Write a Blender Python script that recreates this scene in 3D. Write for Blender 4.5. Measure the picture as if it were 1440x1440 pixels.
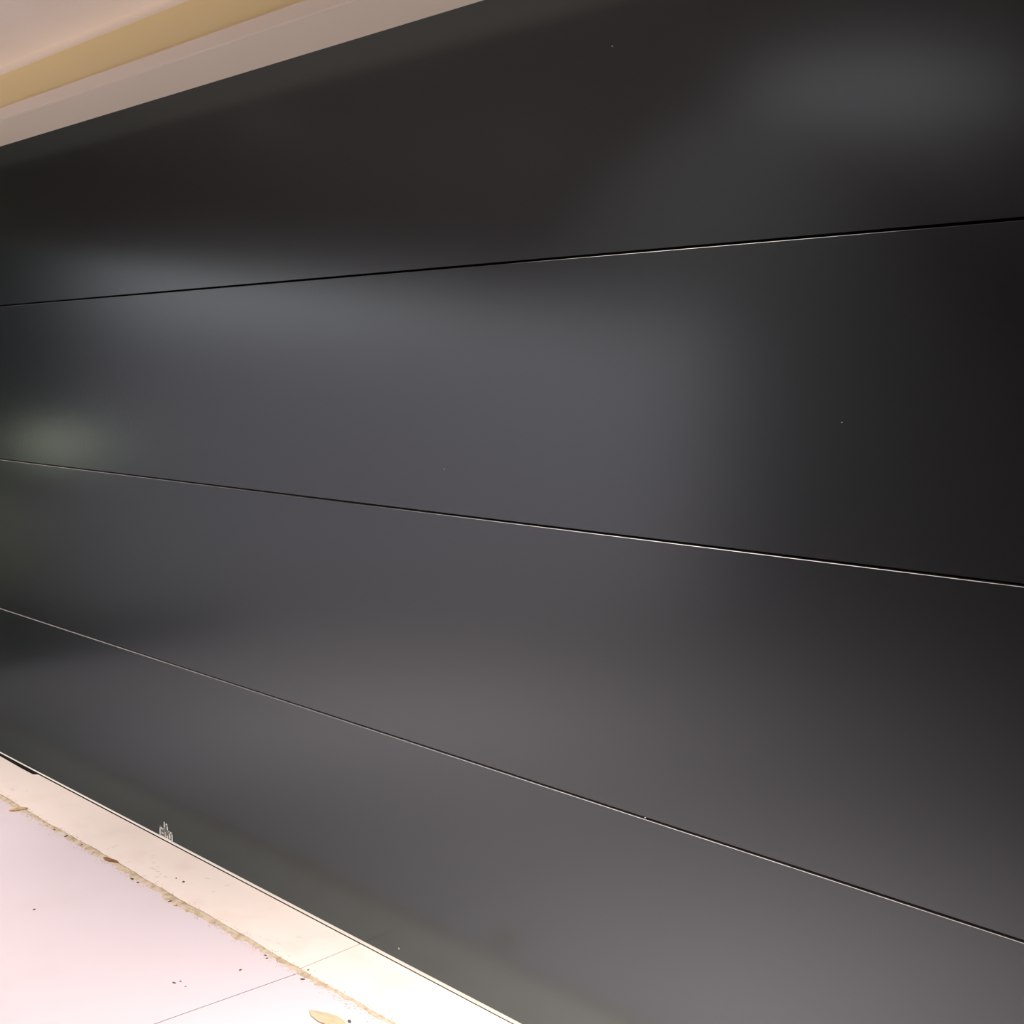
import bpy, bmesh, math, random
from mathutils import Matrix, Vector

for o in list(bpy.data.objects):
    bpy.data.objects.remove(o)
SC = bpy.context.scene
COL = SC.collection

# ---------------------------------------------------------------- camera (metres; door face is the plane y = 0, its foot z = 0)
cam_d = bpy.data.cameras.new('camera')
cam = bpy.data.objects.new('camera', cam_d)
COL.objects.link(cam)
cam_d.sensor_width = 36.0
cam_d.lens = 36.0 * 1627.9 / 1440.0
cam_d.clip_start = 0.02
R = ((0.73002216, 0.68283976, 0.02824031),
     (0.08396593, -0.0486057, -0.99528248),
     (-0.67824581, 0.72894948, -0.09281851))
m = Matrix.Identity(4)
for i in range(3):
    m[i][0] = R[0][i]
    m[i][1] = -R[1][i]
    m[i][2] = -R[2][i]
m[0][3], m[1][3], m[2][3] = 0.0, -1.806, 1.35
cam.matrix_world = m
SC.camera = cam

# ---------------------------------------------------------------- sky, lamp, exposure
SKY = 1.95
LAMPS = ((-1.26, -0.375, 25.0, 80), (-3.9, -0.95, 17.0, 110), (-3.3, -1.75, 35.0, 120))     # x, y, watts, beam angle; the last two are added fill
LENS = 0.4
GLOBE = 2.9
OPAL = 0.5
LAMP_COLOR = (1.0, 0.97, 0.96)
world = bpy.data.worlds.new('overcast_sky')
SC.world = world
world.use_nodes = True
bg = world.node_tree.nodes['Background']
bg.inputs['Color'].default_value = (1.0, 0.915, 0.935, 1)
bg.inputs['Strength'].default_value = SKY
SC.view_settings.view_transform = 'Standard'
SC.view_settings.look = 'None'
SC.view_settings.gamma = 1.0
SC.view_settings.use_curve_mapping = False
SC.view_settings.exposure = 0.11
SC.cycles.max_bounces = 10
SC.cycles.diffuse_bounces = 8
SC.cycles.sample_clamp_indirect = 8.0
SC.cycles.caustics_reflective = False

# ---------------------------------------------------------------- materials
def mat(name, col, rough=0.6, spec=0.5, metal=0.0, noise=None, bump=None, ior=None):
    M = bpy.data.materials.new(name)
    M.use_nodes = True
    nt = M.node_tree
    b = nt.nodes['Principled BSDF']
    b.inputs['Base Color'].default_value = (*col, 1)
    b.inputs['Roughness'].default_value = rough
    b.inputs['Specular IOR Level'].default_value = spec
    b.inputs['Metallic'].default_value = metal
    if ior:
        b.inputs['IOR'].default_value = ior
    tc = nt.nodes.new('ShaderNodeTexCoord')
    if noise:                       # (scale, second colour, low, high, detail)
        n = nt.nodes.new('ShaderNodeTexNoise')
        n.inputs['Scale'].default_value = noise[0]
        n.inputs['Detail'].default_value = noise[4] if len(noise) > 4 else 5
        nt.links.new(tc.outputs['Object'], n.inputs['Vector'])
        r = nt.nodes.new('ShaderNodeMapRange')
        r.inputs['From Min'].default_value = noise[2]
        r.inputs['From Max'].default_value = noise[3]
        nt.links.new(n.outputs['Fac'], r.inputs['Value'])
        mx = nt.nodes.new('ShaderNodeMix')
        mx.data_type = 'RGBA'
        mx.inputs[6].default_value = (*col, 1)
        mx.inputs[7].default_value = (*noise[1], 1)
        nt.links.new(r.outputs['Result'], mx.inputs[0])
        nt.links.new(mx.outputs[2], b.inputs['Base Color'])
    if bump:                        # (scale, strength, distance)
        n = nt.nodes.new('ShaderNodeTexNoise')
        n.inputs['Scale'].default_value = bump[0]
        n.inputs['Detail'].default_value = 3
        nt.links.new(tc.outputs['Object'], n.inputs['Vector'])
        bp = nt.nodes.new('ShaderNodeBump')
        bp.inputs['Strength'].default_value = bump[1]
        bp.inputs['Distance'].default_value = bump[2]
        nt.links.new(n.outputs['Fac'], bp.inputs['Height'])
        nt.links.new(bp.outputs['Normal'], b.inputs['Normal'])
    return M

M_DOOR = mat('anthracite_satin_coating', (0.106, 0.122, 0.125), 0.215, 0.5, metal=0.97, bump=(420, 0.05, 0.0006))
M_DOOR.node_tree.nodes['Principled BSDF'].inputs['Specular Tint'].default_value = (0.30, 0.31, 0.32, 1)   # metallic paint: flat towards grazing
M_LEDGE = mat('panel_ledge_highlight', (0.36, 0.34, 0.315), 0.6, 0.5, noise=(30, (0.26, 0.245, 0.225), 0.4, 0.7))  # pale colour stands in for the lamp highlight along the edge
M_RAIL = mat('pale_bottom_rail', (0.66, 0.62, 0.54), 0.45, 0.5)
M_RUBBER = mat('black_rubber', (0.004, 0.004, 0.004), 0.85, 0.15)
M_DARK = mat('dark_void', (0.008, 0.008, 0.008), 0.9, 0.1)
M_HEAD = mat('white_timber_paint', (0.95, 0.91, 0.77), 0.5, 0.4, bump=(60, 0.05, 0.001))
M_FASCIA = mat('white_fascia_paint', (0.97, 0.93, 0.80), 0.5, 0.4)
M_WALL = mat('cream_yellow_paint', (0.95, 0.84, 0.46), 0.75, 0.3, bump=(180, 0.1, 0.001))
M_COVE = mat('white_cove_paint', (0.97, 0.90, 0.75), 0.7, 0.3)
M_BEAD = mat('cream_caulk', (0.95, 0.82, 0.64), 0.6, 0.3)
M_CEIL = mat('pinkish_white_ceiling', (0.95, 0.90, 0.80), 0.8, 0.2, noise=(3, (0.93, 0.88, 0.77), 0.4, 0.7))
M_TIMBER = mat('dark_stained_lining', (0.045, 0.036, 0.032), 0.6, 0.3, noise=(4, (0.03, 0.024, 0.02), 0.3, 0.7))
M_LINING = mat('brown_ceiling_lining', (0.42, 0.385, 0.36), 0.6, 0.3, noise=(4, (0.36, 0.33, 0.305), 0.3, 0.7))
M_BRICK = mat('dark_render', (0.30, 0.285, 0.30), 0.8, 0.2, noise=(5, (0.26, 0.248, 0.26), 0.3, 0.7))
M_APRON = mat('cream_concrete', (0.72, 0.605, 0.535), 0.7, 0.3, noise=(9, (0.685, 0.56, 0.49), 0.5, 0.72, 8), bump=(90, 0.1, 0.001))
M_SLAB = mat('pinkish_concrete', (0.585, 0.485, 0.50), 0.7, 0.3, noise=(6, (0.57, 0.468, 0.475), 0.5, 0.75, 8), bump=(90, 0.08, 0.001))
M_JOINT = mat('joint_bed', (0.22, 0.20, 0.20), 0.9, 0.1)
M_DIRT = mat('tan_grit', (0.52, 0.41, 0.30), 0.95, 0.1, noise=(55, (0.36, 0.27, 0.17), 0.42, 0.66, 8), bump=(300, 0.4, 0.003))
M_CRUMB = mat('dark_crumb', (0.10, 0.07, 0.045), 0.9, 0.1)
M_SCUFF = mat('grey_brown_scuff', (0.62, 0.50, 0.45), 0.9, 0.1)
M_LEAFB = mat('brown_leaf', (0.50, 0.25, 0.11), 0.7, 0.3, noise=(150, (0.34, 0.16, 0.07), 0.4, 0.6))
M_LEAFT = mat('straw_leaf', (0.86, 0.68, 0.42), 0.7, 0.3, noise=(150, (0.62, 0.45, 0.24), 0.45, 0.65))
M_LEAFY = mat('yellow_leaf', (0.74, 0.65, 0.46), 0.7, 0.3, noise=(90, (0.70, 0.61, 0.42), 0.4, 0.65))
M_STICK = mat('tape_outline', (0.62, 0.63, 0.60), 0.5, 0.4)
M_STICKG = mat('tape_film', (0.085, 0.09, 0.085), 0.35, 0.5)
M_SPECK = mat('white_speck', (0.6, 0.58, 0.52), 0.7, 0.3)
M_PAVE = mat('driveway_concrete', (0.46, 0.41, 0.43), 0.85, 0.2, noise=(2, (0.40, 0.36, 0.38), 0.4, 0.7))
M_LAWN = mat('lawn_green', (0.14, 0.17, 0.06), 0.9, 0.1, noise=(8, (0.10, 0.13, 0.04), 0.3, 0.7))
M_HEADER = mat('grey_header_paint', (0.62, 0.59, 0.56), 0.7, 0.2)
M_HEDGE = mat('dark_hedge', (0.050, 0.060, 0.040), 0.8, 0.2, noise=(9, (0.03, 0.038, 0.025), 0.3, 0.7))
M_LIME = mat('lime_foliage', (0.90, 0.86, 0.58), 0.8, 0.2, noise=(14, (0.8, 0.76, 0.48), 0.3, 0.7))
M_POT = mat('grey_pot', (0.2, 0.19, 0.18), 0.7, 0.3)
M_METAL = mat('lamp_rim_metal', (0.7, 0.7, 0.7), 0.3, 0.5, 1.0)
M_LAMP = bpy.data.materials.new('lamp_lens')
M_LAMP.use_nodes = True
b = M_LAMP.node_tree.nodes['Principled BSDF']
b.inputs['Base Color'].default_value = (0.8, 0.8, 0.8, 1)
b.inputs['Emission Color'].default_value = (1.0, 0.95, 0.92, 1)
b.inputs['Emission Strength'].default_value = LENS
def glow(name, col, k):
    M = mat(name, (0.8, 0.8, 0.8))
    n = M.node_tree.nodes['Principled BSDF']
    n.inputs['Emission Color'].default_value = (*col, 1)
    n.inputs['Emission Strength'].default_value = k
    return M
M_GLOBE = glow('added_glow_globe', (1.0, 0.92, 0.60), GLOBE)
M_OPAL = glow('haze_glow_cover', (1.0, 0.95, 0.98), OPAL)
M_BED = mat('dark_mulch', (0.12, 0.112, 0.118), 0.95, 0.1, noise=(12, (0.08, 0.075, 0.08), 0.3, 0.7))
M_GWALL = mat('pale_render', (0.66, 0.62, 0.66), 0.8, 0.2)

# ---------------------------------------------------------------- helpers
def link(name, bm, material, parent=None, smooth=False):
    me = bpy.data.meshes.new(name)
    bmesh.ops.recalc_face_normals(bm, faces=bm.faces)
    bm.to_mesh(me)
    bm.free()
    me.materials.append(material)
    if smooth:
        for p in me.polygons:
            p.use_smooth = True
    o = bpy.data.objects.new(name, me)
    COL.objects.link(o)
    if parent:
        o.parent = parent
    return o

def box(bm, x0, x1, y0, y1, z0, z1, bevel=0.0, seg=2):
    vs = [bm.verts.new((x, y, z)) for x in (x0, x1) for y in (y0, y1) for z in (z0, z1)]
    fs = [bm.faces.new([vs[i] for i in q]) for q in
          ((0, 1, 3, 2), (4, 6, 7, 5), (0, 4, 5, 1), (2, 3, 7, 6), (0, 2, 6, 4), (1, 5, 7, 3))]
    if bevel:
        es = list({e for f in fs for e in f.edges})
        bmesh.ops.bevel(bm, geom=es, offset=bevel, segments=seg, affect='EDGES', profile=0.5)
    return bm

def B(*a, **k):
    bm = bmesh.new()
    return box(bm, *a, **k)

def extrude_profile(bm, prof, x0, x1):
    """prof: closed list of (y, z); swept along x."""
    a = [bm.verts.new((x0, y, z)) for y, z in prof]
    c = [bm.verts.new((x1, y, z)) for y, z in prof]
    n = len(prof)
    for i in range(n):
        j = (i + 1) % n
        bm.faces.new((a[i], a[j], c[j], c[i]))
    bm.faces.new(a)
    bm.faces.new(list(reversed(c)))
    return bm

def structure(o):
    o['kind'] = 'structure'
    return o

def thing(o, label, cat, group=None):
    o['label'] = label
    o['category'] = cat
    if group:
        o['group'] = group
    return o

def empty(name, loc=(0, 0, 0)):
    o = bpy.data.objects.new(name, None)
    COL.objects.link(o)
    o.location = loc
    return o

# ---------------------------------------------------------------- the setting
FZ = -0.009            # floor level, just under the door's seal
X0, X1 = -4.75, 0.25   # door opening
HEAD = 2.2029          # underside of the door head
FY = -0.177            # face of the head and of the wall
CZ = 2.3578            # ceiling by the door

# floor: bed, slabs, dirty joint
floor = structure(link('floor', B(-5.6, 2.4, -5.4, 0.6, FZ - 0.16, FZ - 0.006), M_JOINT))
JX = -2.158            # joint across the apron and the floor
def slab(x0, x1, y0, y1, material, skew=0.0):
    bm = B(x0, x1, y0, y1, FZ - 0.06, FZ, bevel=0.0012, seg=1)
    return link('slab', bm, material, floor)
slab(-5.6, JX - 0.0013, -0.1865, 0.3, M_APRON)
slab(JX + 0.0013, 2.4, -0.1865, 0.3, M_APRON)
def quad_slab(pts, material):
    bm = bmesh.new()
    lo = [bm.verts.new((x, y, FZ - 0.06)) for x, y in pts]
    hi = [bm.verts.new((x, y, FZ)) for x, y in pts]
    n = len(pts)
    for i in range(n):
        j = (i + 1) % n
        bm.faces.new((lo[i], lo[j], hi[j], hi[i]))
    bm.faces.new(hi)
    bm.faces.new(list(reversed(lo)))
    return link('slab', bm, material, floor)
JA, JB = -2.1415, -2.60     # the floor joint runs a little askew
quad_slab([(-5.6, -0.1925), (JA - 0.0014, -0.1925), (JB - 0.0014, -5.4), (-5.6, -5.4)], M_SLAB)
quad_slab([(JA + 0.0014, -0.1925), (2.4, -0.1925), (2.4, -5.4), (JB + 0.0014, -5.4)], M_SLAB)

# tan grit that fills the joint and spills onto the floor
rng = random.Random(5)
def joint_dirt():
    bm = bmesh.new()
    n = 900
    xa, xb = -5.0, 0.4
    ph = [rng.uniform(0, 6.28) for _ in range(8)]
    w1 = w2 = 0.0
    rows = []
    for i in range(n + 1):
        x = xa + (xb - xa) * i / n
        slow = 0.5 + 0.5 * math.sin(x * 3.1 + ph[0]) * math.sin(x * 1.3 + ph[1])
        mid = math.sin(x * 11 + ph[2]) * 0.5 + math.sin(x * 23 + ph[3]) * 0.35
        w1 = 0.6 * w1 + rng.uniform(-1, 1) * 0.4
        w2 = 0.6 * w2 + rng.uniform(-1, 1) * 0.4
        yu = -0.1848 + 0.0018 * math.sin(x * 9 + ph[4]) + 0.0022 * w1 + 0.0012 * math.sin(x * 31 + ph[5])
        wid = 0.013 + 0.012 * slow + 0.005 * mid + 0.012 * w2
        wid = max(0.007, wid)
        yl = yu - wid
        h = 0.0016 + 0.0012 * slow
        rows.append([bm.verts.new((x, yu, FZ + 0.0001)), bm.verts.new((x, yu - 0.28 * wid, FZ + h)),
                     bm.verts.new((x, yu - 0.7 * wid, FZ + 0.7 * h)), bm.verts.new((x, yl, FZ + 0.0001))])
    for a, c in zip(rows, rows[1:]):
        for k in range(3):
            bm.faces.new((a[k], c[k], c[k + 1], a[k + 1]))
    # loose grains beside it
    for _ in range(3200):
        x = rng.uniform(-4.9, 0.3)
        s = rng.choice((-1, 1, -1, -1))
        y = (-0.186 + abs(rng.gauss(0, 0.007))) if s > 0 else (-0.200 - abs(rng.gauss(0, 0.011)))
        r = rng.uniform(0.0006, 0.0022)
        ring = [bm.verts.new((x + r * math.cos(t) * rng.uniform(.7, 1.5), y + r * math.sin(t), FZ + 0.0001)) for t in (0, 1.4, 2.7, 4.0, 5.2)]
        top = bm.verts.new((x, y, FZ + 0.5 * r))
        for k in range(5):
            bm.faces.new((ring[k], ring[(k + 1) % 5], top))
    return bm
d = link('joint_dirt', joint_dirt(), M_DIRT, floor)
d['kind'] = 'stuff'
d['label'] = 'tan grit spilling from the joint'

def blob(bm, x, y, rx, ry, ang=0.0, h=0.0015):
    n = 8
    c, s = math.cos(ang), math.sin(ang)
    ring = []
    for k in range(n):
        t = 2 * math.pi * k / n
        u, v = rx * math.cos(t) * rng.uniform(.75, 1.2), ry * math.sin(t) * rng.uniform(.75, 1.2)
        ring.append(bm.verts.new((x + c * u - s * v, y + s * u + c * v, FZ + 0.0002)))
    top = bm.verts.new((x, y, FZ + h))
    for k in range(n):
        bm.faces.new((ring[k], ring[(k + 1) % n], top))

# dark crumbs lying in and beside the joint, each where the picture has one
bm = bmesh.new()
for x, y, r in ((-3.40, -0.2000, .0045), (-3.325, -0.1965, .008), (-3.2275, -0.1965, .0055), (-3.03, -0.186, .003),
                (-2.900, -0.2135, .0055), (-2.868, -0.2135, .005), (-2.6985, -0.2125, .0055), (-2.664, -0.2135, .004),
                (-2.8955, -0.4953, .0045), (-2.2494, -0.2919, .004), (-2.3029, -0.4359, .004), (-2.2985, -0.4220, .003),
                (-2.8212, -0.1212, .0035), (-2.7864, -0.1197, .0045), (-2.1120, -0.2125, .005), (-2.139, -0.1760, .003),
                (-1.8905, -0.2515, .0055), (-2.255, -0.213, .004), (-2.270, -0.207, .004), (-2.27, -0.426, .0025)):
    blob(bm, x, y, r * rng.uniform(1, 1.5), r * 0.8, rng.uniform(0, 3), r * 0.5)
cr = link('grit', bm, M_CRUMB, floor)
cr['kind'] = 'stuff'
cr['label'] = 'dark crumbs in and beside the joint'

# grey-brown scuffs on the apron
bm = bmesh.new()
def smear(x, y, L, w, ang):
    n = 7
    c, s_ = math.cos(ang), math.sin(ang)
    up, dn = [], []
    for k in range(n):
        u = (k / (n - 1) - 0.5) * L
        v = 0.25 * w * math.sin(5 * u / L + x * 40)
        h = w * 0.5 * math.sin(math.pi * (0.1 + 0.8 * k / (n - 1))) * rng.uniform(.6, 1.3)
        up.append(bm.verts.new((x + c * u - s_ * (v + h), y + s_ * u + c * (v + h), FZ + 0.00015)))
        dn.append(bm.verts.new((x + c * u - s_ * (v - h), y + s_ * u + c * (v - h), FZ + 0.00015)))
    for k in range(n - 1):
        bm.faces.new((up[k], up[k + 1], dn[k + 1], dn[k]))
for args in ((-2.9615, -0.1116, 0.0122, 0.0063, 0.82),
             (-2.931, -0.1358, 0.0172, 0.0057, 0.61),
             (-2.9278, -0.1174, 0.0101, 0.0082, 0.82),
             (-2.8983, -0.1343, 0.0118, 0.0072, 1.19),
             (-2.9173, -0.1324, 0.0204, 0.0049, 0.5),
             (-2.8677, -0.1564, 0.0178, 0.0068, 1.37),
             (-2.8772, -0.1376, 0.0085, 0.0066, 0.18),
             (-2.8495, -0.137, 0.015, 0.0076, -0.01),
             (-3.0126, -0.0847, 0.012, 0.0067, 1.05),
             (-2.9996, -0.0944, 0.0082, 0.0058, 0.82),
             (-3.1521, -0.1298, 0.0318, 0.0049, 1.63),
             (-3.1459, -0.1559, 0.0101, 0.0056, 1.32),
             (-3.0183, -0.1612, 0.0162, 0.0052, 0.82),
             (-2.292, -0.0905, 0.0143, 0.0077, 1.12),
             (-2.2977, -0.1472, 0.018, 0.0056, 0.19),
             (-2.3331, -0.1564, 0.0247, 0.004, 0.09),
             (-2.3627, -0.1593, 0.0188, 0.0034, 0.0),
             (-2.7597, -0.059, 0.0178, 0.0069, 0.82),
             (-2.673, -0.0958, 0.0115, 0.007, 0.82),
             (-2.6827, -0.044, 0.0208, 0.0048, 1.46),
             (-1.8249, -0.0641, 0.0089, 0.0055, 0.32),
             (-1.9775, -0.0773, 0.0106, 0.005, 0.47),
             (-3.8515, -0.1346, 0.0315, 0.0082, 0.15),
             (-3.7968, -0.1706, 0.0112, 0.0109, 1.42),
             (-3.8043, -0.1042, 0.0047, 0.0145, 0.83),
             (-2.062, -0.2787, 0.0143, 0.0038, 1.01),
             (-2.3389, -0.3087, 0.0068, 0.0044, 0.81),
             (-2.4984, -0.2937, 0.007, 0.0039, 0.82),
             (-2.4046, -0.6484, 0.0063, 0.0038, 0.8),
             (-2.7066, -0.4642, 0.0071, 0.0048, 0.81)):
    smear(*args)
sc_ = link('scuff_marks', bm, M_SCUFF, floor)
sc_['kind'] = 'stuff'
sc_['label'] = 'grey brown scuffs on the apron'

# ceiling, wall over the door, cove, door head, jambs
ceil = structure(link('ceiling', B(-5.3, 2.2, -0.47, FY + 0.3, CZ, CZ + 0.12), M_CEIL))
link('ceiling_lining', B(-5.3, 2.2, -5.2, -0.47, CZ + 0.06, CZ + 0.12), M_LINING, ceil)
wall = structure(link('wall_back', B(-5.3, 2.2, FY + 0.004, FY + 0.3, HEAD + 0.02, CZ + 0.1), M_WALL))
link('wall_pier', B(-5.3, X0 - 0.03, FY + 0.004, FY + 0.3, FZ, HEAD + 0.03), M_WALL, wall)
link('wall_pier', B(X1 + 0.03, 2.2, FY + 0.004, FY + 0.3, FZ, HEAD + 0.03), M_WALL, wall)
CR = 0.0182
prof = [(FY + 0.004, CZ - CR)]
for k in range(9):
    t = k / 8 * math.pi / 2
    prof.append((FY - CR + CR * math.cos(t) + 0.0035, CZ - CR + CR * math.sin(t)))
prof += [(FY + 0.02, CZ + 0.01), (FY + 0.02, CZ - CR)]
structure(link('trim_1', extrude_profile(bmesh.new(), prof, -5.3, 2.2), M_COVE, smooth=False))
head = structure(link('trim_2', B(X0 - 0.05, X1 + 0.05, FY + 0.012, 0.14, HEAD, HEAD + 0.0328), M_HEAD))
link('fascia', B(X0 - 0.05, X1 + 0.05, FY, FY + 0.0118, HEAD, HEAD + 0.0328, bevel=0.0012), M_FASCIA, head)
link('bead', extrude_profile(bmesh.new(), [(FY - 0.0005, HEAD + 0.0322), (FY - 0.0005, HEAD + 0.0352), (FY + 0.006, HEAD + 0.038), (FY + 0.006, HEAD + 0.0322)],
     X0 - 0.05, X1 + 0.05), M_BEAD, head)
for i, (a, c) in enumerate(((X0 - 0.05, X0), (X1, X1 + 0.05))):
    structure(link('trim_%d' % (3 + i), B(a, c, FY, 0.14, FZ, HEAD, bevel=0.0015), M_HEAD))
# the rest of the shelter: far walls, outer beam, open left side
structure(link('wall_front', B(-4.55, 2.2, -5.2, -5.05, FZ, CZ + 0.06), M_BRICK))
structure(link('wall_right', B(2.05, 2.2, -5.05, FY, FZ, CZ + 0.06), M_BRICK))
structure(link('wall_left', B(-5.3, -5.2, -5.2, FY, 1.99, CZ + 0.06), M_HEADER))
structure(link('trim_5', B(-5.2, -4.55, -5.2, -5.05, 1.99, CZ + 0.06), M_LINING))

# ---------------------------------------------------------------- the garage door
door = thing(empty('garage_door', (0, 0, 0)), 'anthracite satin sectional garage door of four wide smooth panels, closed under the white door head', 'garage door')
PZ = [0.0, 0.5489, 1.099, 1.649, 2.2029 + 0.02]
TH = 0.042
GAP = 0.0017                        # half of the dark gap
def panel_profile(z0, z1, top):
    lo, hi = z0 + GAP, z1 - GAP
    p = [(TH, lo), (0.0, lo)]
    if top:
        p += [(0.0, hi), (TH, hi)]
    else:
        p += [(0.0, hi - 0.0025), (0.0122, hi - 0.0010), (TH, hi - 0.0010)]
    return p
panels = []
for k in range(4):
    bm = extrude_profile(bmesh.new(), panel_profile(PZ[k] + (0.0014 if k == 0 else 0) - (0.0014 if k == 0 else 0), PZ[k + 1], k == 3), X0 + 0.006, X1 - 0.006)
    p = link('panel', bm, M_DOOR, door)
    panels.append(p)
    if k < 3:                       # ledge along the panel's upper edge, its lamp highlight painted pale
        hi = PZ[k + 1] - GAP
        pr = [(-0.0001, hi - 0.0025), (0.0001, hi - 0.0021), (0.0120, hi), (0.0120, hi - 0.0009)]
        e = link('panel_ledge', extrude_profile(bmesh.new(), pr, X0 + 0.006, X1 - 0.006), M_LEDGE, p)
        e['label'] = 'upper edge with its lamp highlight painted pale'
# dark weather strips behind the gaps
for k in range(1, 4):
    link('gap_seal', B(X0 + 0.006, X1 - 0.006, 0.0125, 0.03, PZ[k] - 0.0025, PZ[k] + 0.0025), M_DARK, door)
link('head_seal', B(X0, X1, 0.002, 0.03, HEAD - 0.003, HEAD + 0.004), M_RUBBER, door)
# bottom rail and rubber seal
def tapered(sec, x0, x1, n=40):
    """sweep a (y, z) section that changes along x: sec(x) -> list of (y, z)"""
    bm = bmesh.new()
    rows = []
    for i in range(n + 1):
        x = x0 + (x1 - x0) * i / n
        rows.append([bm.verts.new((x, y, z)) for y, z in sec(x)])
    m_ = len(rows[0])
    for p, q in zip(rows, rows[1:]):
        for k in range(m_):
            bm.faces.new((p[k], p[(k + 1) % m_], q[(k + 1) % m_], q[k]))
    bm.faces.new(rows[0])
    bm.faces.new(list(reversed(rows[-1])))
    return bm
def rail_foot(x):                   # the rail shows a little more of itself towards the right
    t = min(1.0, max(0.0, (x + 4.2) / 2.6))
    return -0.0022 - 0.0042 * t
rail = link('bottom_rail', tapered(lambda x: [(-0.0006, 0.0010), (-0.0030, rail_foot(x) + 0.0008), (-0.0026, rail_foot(x)), (0.03, rail_foot(x)), (0.03, 0.0010)], X0 + 0.006, X1 - 0.006), M_RAIL, door)
rail['label'] = 'pale metal bottom rail'
def seal_lip(x):                    # loose lip of the seal at the far end
    if x > -3.955:
        return -0.0012
    return -0.0012 - 0.013 * max(0.0, min(1.0, (x + 4.55) / 0.50))
link('bottom_seal', tapered(lambda x: [(-0.0010, rail_foot(x) + 0.0002), (seal_lip(x), FZ + 0.0022 if x <= -3.955 else rail_foot(x) - 0.0005), (seal_lip(x), FZ + 0.0003), (0.03, FZ + 0.0003), (0.03, rail_foot(x) + 0.0002)], X0 + 0.006, X1 - 0.006, 400), M_RUBBER, door)

# torn label stuck low on the bottom panel: a stepped outline with a thin neck
SY = -0.0006
def strip(bm, pts, w):
    for (xa, za), (xb, zb) in zip(pts, pts[1:]):
        dx, dz = xb - xa, zb - za
        L = math.hypot(dx, dz)
        nx, nz = -dz / L * w / 2, dx / L * w / 2
        ex, ez = dx / L * w / 2, dz / L * w / 2
        q = [(xa - ex + nx, za - ez + nz), (xb + ex + nx, zb + ez + nz), (xb + ex - nx, zb + ez - nz), (xa - ex - nx, za - ez - nz)]
        f = [bm.verts.new((x, SY - 0.0004, z)) for x, z in q]
        r = [bm.verts.new((x, SY + 0.0003, z)) for x, z in q]
        bm.faces.new(f)
        for i in range(4):
            bm.faces.new((f[i], f[(i + 1) % 4], r[(i + 1) % 4], r[i]))
bm = bmesh.new()
film = [(-3.1165, 0.0015), (-3.1165, 0.0255), (-3.096, 0.0235), (-3.093, 0.0445), (-3.0735, 0.0440), (-3.0735, 0.0265), (-3.0465, 0.0255), (-3.0465, 0.0015)]
f = [bm.verts.new((x, SY, z)) for x, z in film]
r_ = [bm.verts.new((x, 0.0002, z)) for x, z in film]
bm.faces.new(f)
for i in range(len(f)):
    j = (i + 1) % len(f)
    bm.faces.new((f[i], f[j], r_[j], r_[i]))
lab = link('sticker', bm, M_STICKG, panels[0])
lab['label'] = 'torn stepped label stuck low on the panel'
bm = bmesh.new()
strip(bm, [(-3.1165, 0.0005), (-3.1165, 0.0285), (-3.1000, 0.0245), (-3.0925, 0.0300), (-3.0925, 0.0475)], 0.0052)
strip(bm, [(-3.0810, 0.0455), (-3.0745, 0.0430), (-3.0745, 0.0270), (-3.0655, 0.0245), (-3.0475, 0.0265), (-3.0465, 0.0010)], 0.0052)
strip(bm, [(-3.064, 0.025), (-3.060, 0.0105)], 0.007)
strip(bm, [(-3.105, 0.013), (-3.099, 0.012)], 0.004)
strip(bm, [(-3.087, 0.0185), (-3.0865, 0.004)], 0.004)
strip(bm, [(-3.076, 0.010), (-3.073, 0.006)], 0.005)
strip(bm, [(-3.115, 0.0015), (-3.049, 0.0015)], 0.004)
o = link('sticker_outline', bm, M_STICK, panels[0])
o['label'] = 'pale outline of the torn label'

# specks of paint on the door
def speck(x, z, r, par):
    bm = bmesh.new()
    ring = [bm.verts.new((x + r * math.cos(t), -0.0001, z + r * math.sin(t))) for t in (0, .9, 1.9, 2.8, 3.7, 4.7, 5.5)]
    top = bm.verts.new((x, -0.0007, z))
    for k in range(7):
        bm.faces.new((ring[k], ring[(k + 1) % 7], top))
    link('paint_speck', bm, M_SPECK, par)
speck(-1.4508, 2.0434, .0016, panels[3])
speck(-1.8924, 1.1990, .0012, panels[2])
speck(-0.9283, 1.3349, .0009, panels[2])
speck(-2.0134, 0.0291, .0024, panels[0])
speck(-1.300, 0.5490, .0016, panels[0])

# ---------------------------------------------------------------- leaves on the floor
def leaf(outline, curl, material, name, label):
    """outline: (x, y) points round the leaf; raised a little along its middle."""
    cx = sum(p[0] for p in outline) / len(outline)
    cy = sum(p[1] for p in outline) / len(outline)
    bm = bmesh.new()
    lo = [bm.verts.new((x - cx, y - cy, rng.uniform(0.0006, 0.0022))) for x, y in outline]
    c = bm.verts.new((0, 0, curl))
    for i in range(len(lo)):
        bm.faces.new((lo[i], lo[(i + 1) % len(lo)], c))
    bmesh.ops.solidify(bm, geom=bm.faces[:], thickness=0.0005)
    o = link(name, bm, material)
    o.location = (cx, cy, FZ + 0.0022)
    return thing(o, label, 'leaf')
def ell(x, y, a, b_, ang, n=12, tip=0.25):
    pts = []
    for k in range(n):
        t = 2 * math.pi * k / n
        u = a * math.cos(t)
        v = b_ * math.sin(t) * (1 - tip * math.cos(t)) * rng.uniform(.9, 1.1)
        pts.append((x + math.cos(ang) * u - math.sin(ang) * v, y + math.sin(ang) * u + math.cos(ang) * v))
    return pts
leaf(ell(-3.056, -0.1935, 0.034, 0.0085, 0.18), 0.003, M_LEAFB, 'dry_leaf', 'narrow reddish brown dry leaf lying in the gritty floor joint')
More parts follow.
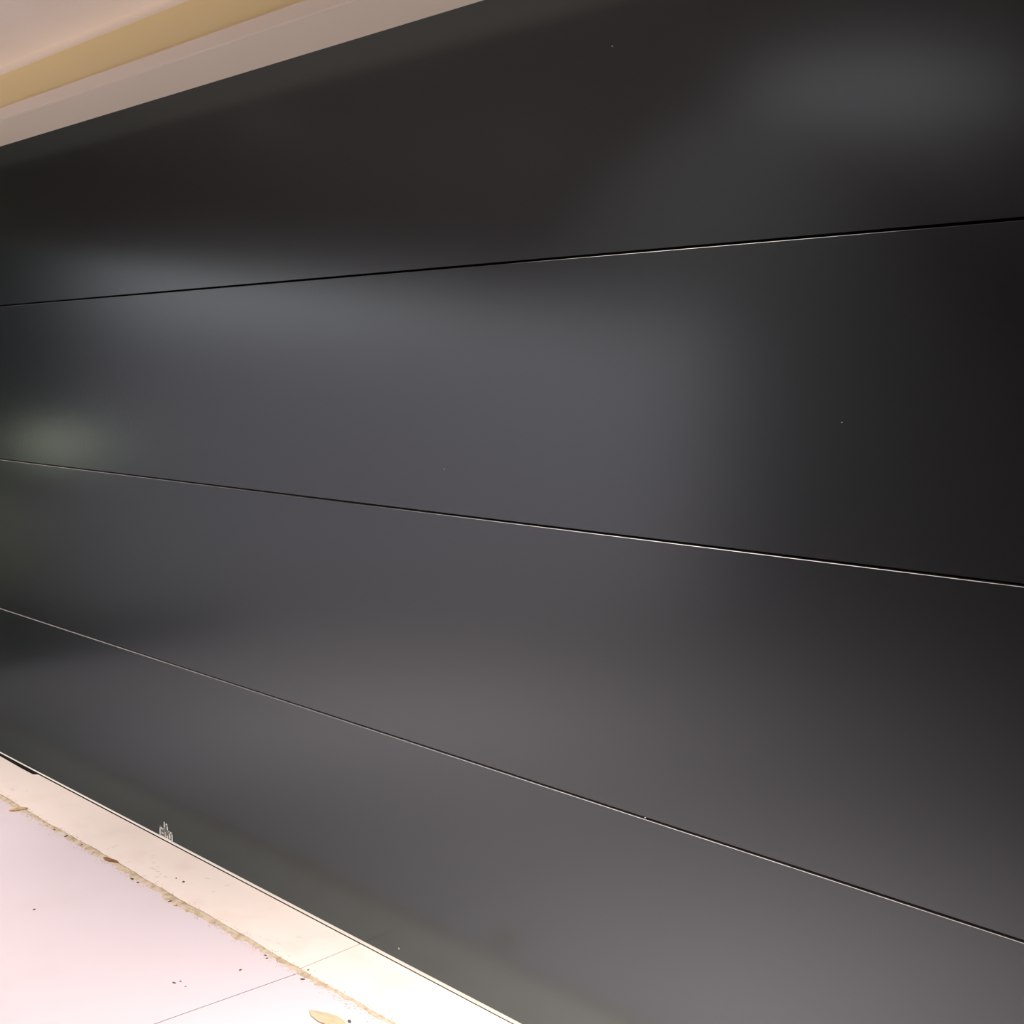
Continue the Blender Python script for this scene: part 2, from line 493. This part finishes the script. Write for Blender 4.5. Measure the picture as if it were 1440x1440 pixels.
leaf(ell(-3.645, -0.2050, 0.030, 0.014, 1.2), 0.009, M_LEAFT, 'curled_leaf', 'small curled straw coloured leaf at the far end of the floor joint')
leaf([(-1.985, -0.289), (-1.968, -0.277), (-1.945, -0.268), (-1.918, -0.2605), (-1.895, -0.262), (-1.880, -0.270), (-1.885, -0.285), (-1.905, -0.297), (-1.935, -0.303), (-1.965, -0.300)],
     0.003, M_LEAFY, 'fallen_leaf', 'pale yellow flat leaf on the pinkish floor near the apron')

# ---------------------------------------------------------------- recessed downlights in the lining, out of frame; second and third added to brighten floor and ceiling
def downlight(x, y, watts, beam, label):
    lamp = thing(empty('downlight', (x, y, CZ if y > -0.47 else LZ)), label, 'lamp', 'downlights in the ceiling lining')
    bm = bmesh.new()
    prof = [(0.085, 0.0), (0.085, -0.006), (0.070, -0.008), (0.060, 0.0), (0.055, 0.05), (0.0, 0.05)]
    for k in range(32):
        t0, t1 = 2 * math.pi * k / 32, 2 * math.pi * (k + 1) / 32
        for (ra, za), (rb, zb) in zip(prof, prof[1:]):
            q = [(ra, za, t0), (rb, zb, t0), (rb, zb, t1), (ra, za, t1)]
            if rb == 0.0:
                q = [q[0], q[1], q[3]]
            bm.faces.new([bm.verts.new((r * math.cos(t), r * math.sin(t), z)) for r, z, t in q])
    bmesh.ops.remove_doubles(bm, verts=bm.verts[:], dist=1e-5)
    link('reflector', bm, M_METAL, lamp)
    bm = bmesh.new()
    bm.faces.new([bm.verts.new((0.060 * math.cos(2 * math.pi * k / 32), 0.060 * math.sin(2 * math.pi * k / 32), -0.002)) for k in range(32)])
    link('lens', bm, M_LAMP, lamp)
    ld = bpy.data.lights.new('lamp_light', 'AREA')
    ld.shape = 'DISK'
    ld.size = 0.10
    ld.energy = watts
    ld.spread = math.radians(beam)
    ld.color = LAMP_COLOR
    o = bpy.data.objects.new('lamp_light', ld)
    COL.objects.link(o)
    o.parent = lamp
    o.location = (0, 0, -0.010)
LZ = CZ + 0.06
for i, (x, y, w, beam) in enumerate(LAMPS):
    downlight(x, y, w, beam, ('round downlight above the right half of the apron', 'added unseen downlight above the left half of the apron', 'added unseen downlight farthest from the door')[i])

# ---------------------------------------------------------------- the garden, seen only as a soft reflection in the door
ground = structure(link('ground', B(-40, 40, -40, 12, -0.30, -0.03), M_PAVE))
def foliage(name, loc, rx, ry, rz, material, sub=4, amp=0.16, parent=None):
    bm = bmesh.new()
    bmesh.ops.create_icosphere(bm, subdivisions=sub, radius=1.0)
    for v in bm.verts:
        n = v.co.normalized()
        k = 1 + amp * (rng.random() - 0.5) + 0.1 * math.sin(7 * n.x + 3) * math.sin(6 * n.y + 1) * math.sin(8 * n.z)
        v.co = Vector((n.x * rx * k, n.y * ry * k, n.z * rz * k))
    o = link(name, bm, material, parent)
    o.location = loc
    return o
link('lawn', B(-40, -6.45, -1.55, 12, -0.03, -0.012), M_LAWN, ground)
link('mulch_bed', B(-6.45, -5.62, -2.1, 0.5, -0.03, -0.010), M_BED, ground)
def garden_wall(p, q, h, t=0.2):
    (xa, ya), (xb, yb) = p, q
    L = math.hypot(xb - xa, yb - ya)
    o = structure(link('wall_garden', B(0, L, -t / 2, t / 2, -0.03, h, bevel=0.02), M_GWALL))
    o.location = (xa, ya, 0)
    o.rotation_euler = (0, 0, math.atan2(yb - ya, xb - xa))
garden_wall((-17.0, -5.5), (-7.0, -14.0), 2.45)
for i, (x, y, rx, ry, rz) in enumerate(((-10.4, -2.1, 1.1, 1.35, 3.4), (-10.8, 1.2, 1.5, 1.6, 3.6))):
    t = thing(empty('evergreen_tree', (x, y, -0.03)), ('dark evergreen tree beyond the lawn, nearer the driveway', 'dark evergreen tree beyond the lawn, behind the first')[i], 'tree')
    foliage('crown', (0, 0, rz * 0.92), rx, ry, rz, M_HEDGE, parent=t)
    link('trunk', B(-0.09, 0.09, -0.09, 0.09, 0, 0.9, bevel=0.03), M_TIMBER, t)
t = thing(empty('round_shrub', (-7.0, -0.75, -0.012)), 'low lime green shrub on the lawn edge', 'shrub')
foliage('foliage', (0, 0, 0.40), 0.5, 0.62, 0.44, M_LIME, parent=t)
t = thing(empty('added_glow_post', (-7.0, -1.56, -0.012)), 'added unseen glowing globe on a short post beside the lawn', 'lamp')  # glowing globe added to make the bright spot reflected in the door
bm = bmesh.new()
bmesh.ops.create_uvsphere(bm, u_segments=20, v_segments=12, radius=0.16, matrix=Matrix.Translation((0, 0, 1.03)))
link('globe', bm, M_GLOBE, t, smooth=True)
link('post', B(-0.03, 0.03, -0.03, 0.03, 0.03, 0.9, bevel=0.006), M_POT, t)
link('base', B(-0.09, 0.09, -0.09, 0.09, 0, 0.04, bevel=0.008), M_POT, t)
# unseen glowing opal disc, added for the soft haze reflected in the door
t = thing(empty('added_haze_disc', (-1.75, -1.75, LZ)), 'added unseen glowing opal disc on the ceiling lining', 'lamp')
bm = bmesh.new()
rings = []
for rr, zz in ((0.47, 0.0), (0.47, -0.04), (0.45, -0.06)):
    rings.append([bm.verts.new((rr * math.cos(2 * math.pi * k / 40), rr * math.sin(2 * math.pi * k / 40), zz)) for k in range(40)])
for p, q in zip(rings, rings[1:]):
    for k in range(40):
        bm.faces.new((p[k], p[(k + 1) % 40], q[(k + 1) % 40], q[k]))
link('rim', bm, M_METAL, t)
bm = bmesh.new()
rings = []
for rr, zz in ((0.45, -0.058), (0.38, -0.070), (0.2, -0.078)):
    rings.append([bm.verts.new((rr * math.cos(2 * math.pi * k / 40), rr * math.sin(2 * math.pi * k / 40), zz)) for k in range(40)])
for p, q in zip(rings, rings[1:]):
    for k in range(40):
        bm.faces.new((p[k], p[(k + 1) % 40], q[(k + 1) % 40], q[k]))
bm.faces.new(rings[-1])
link('haze_glow_cover', bm, M_OPAL, t)
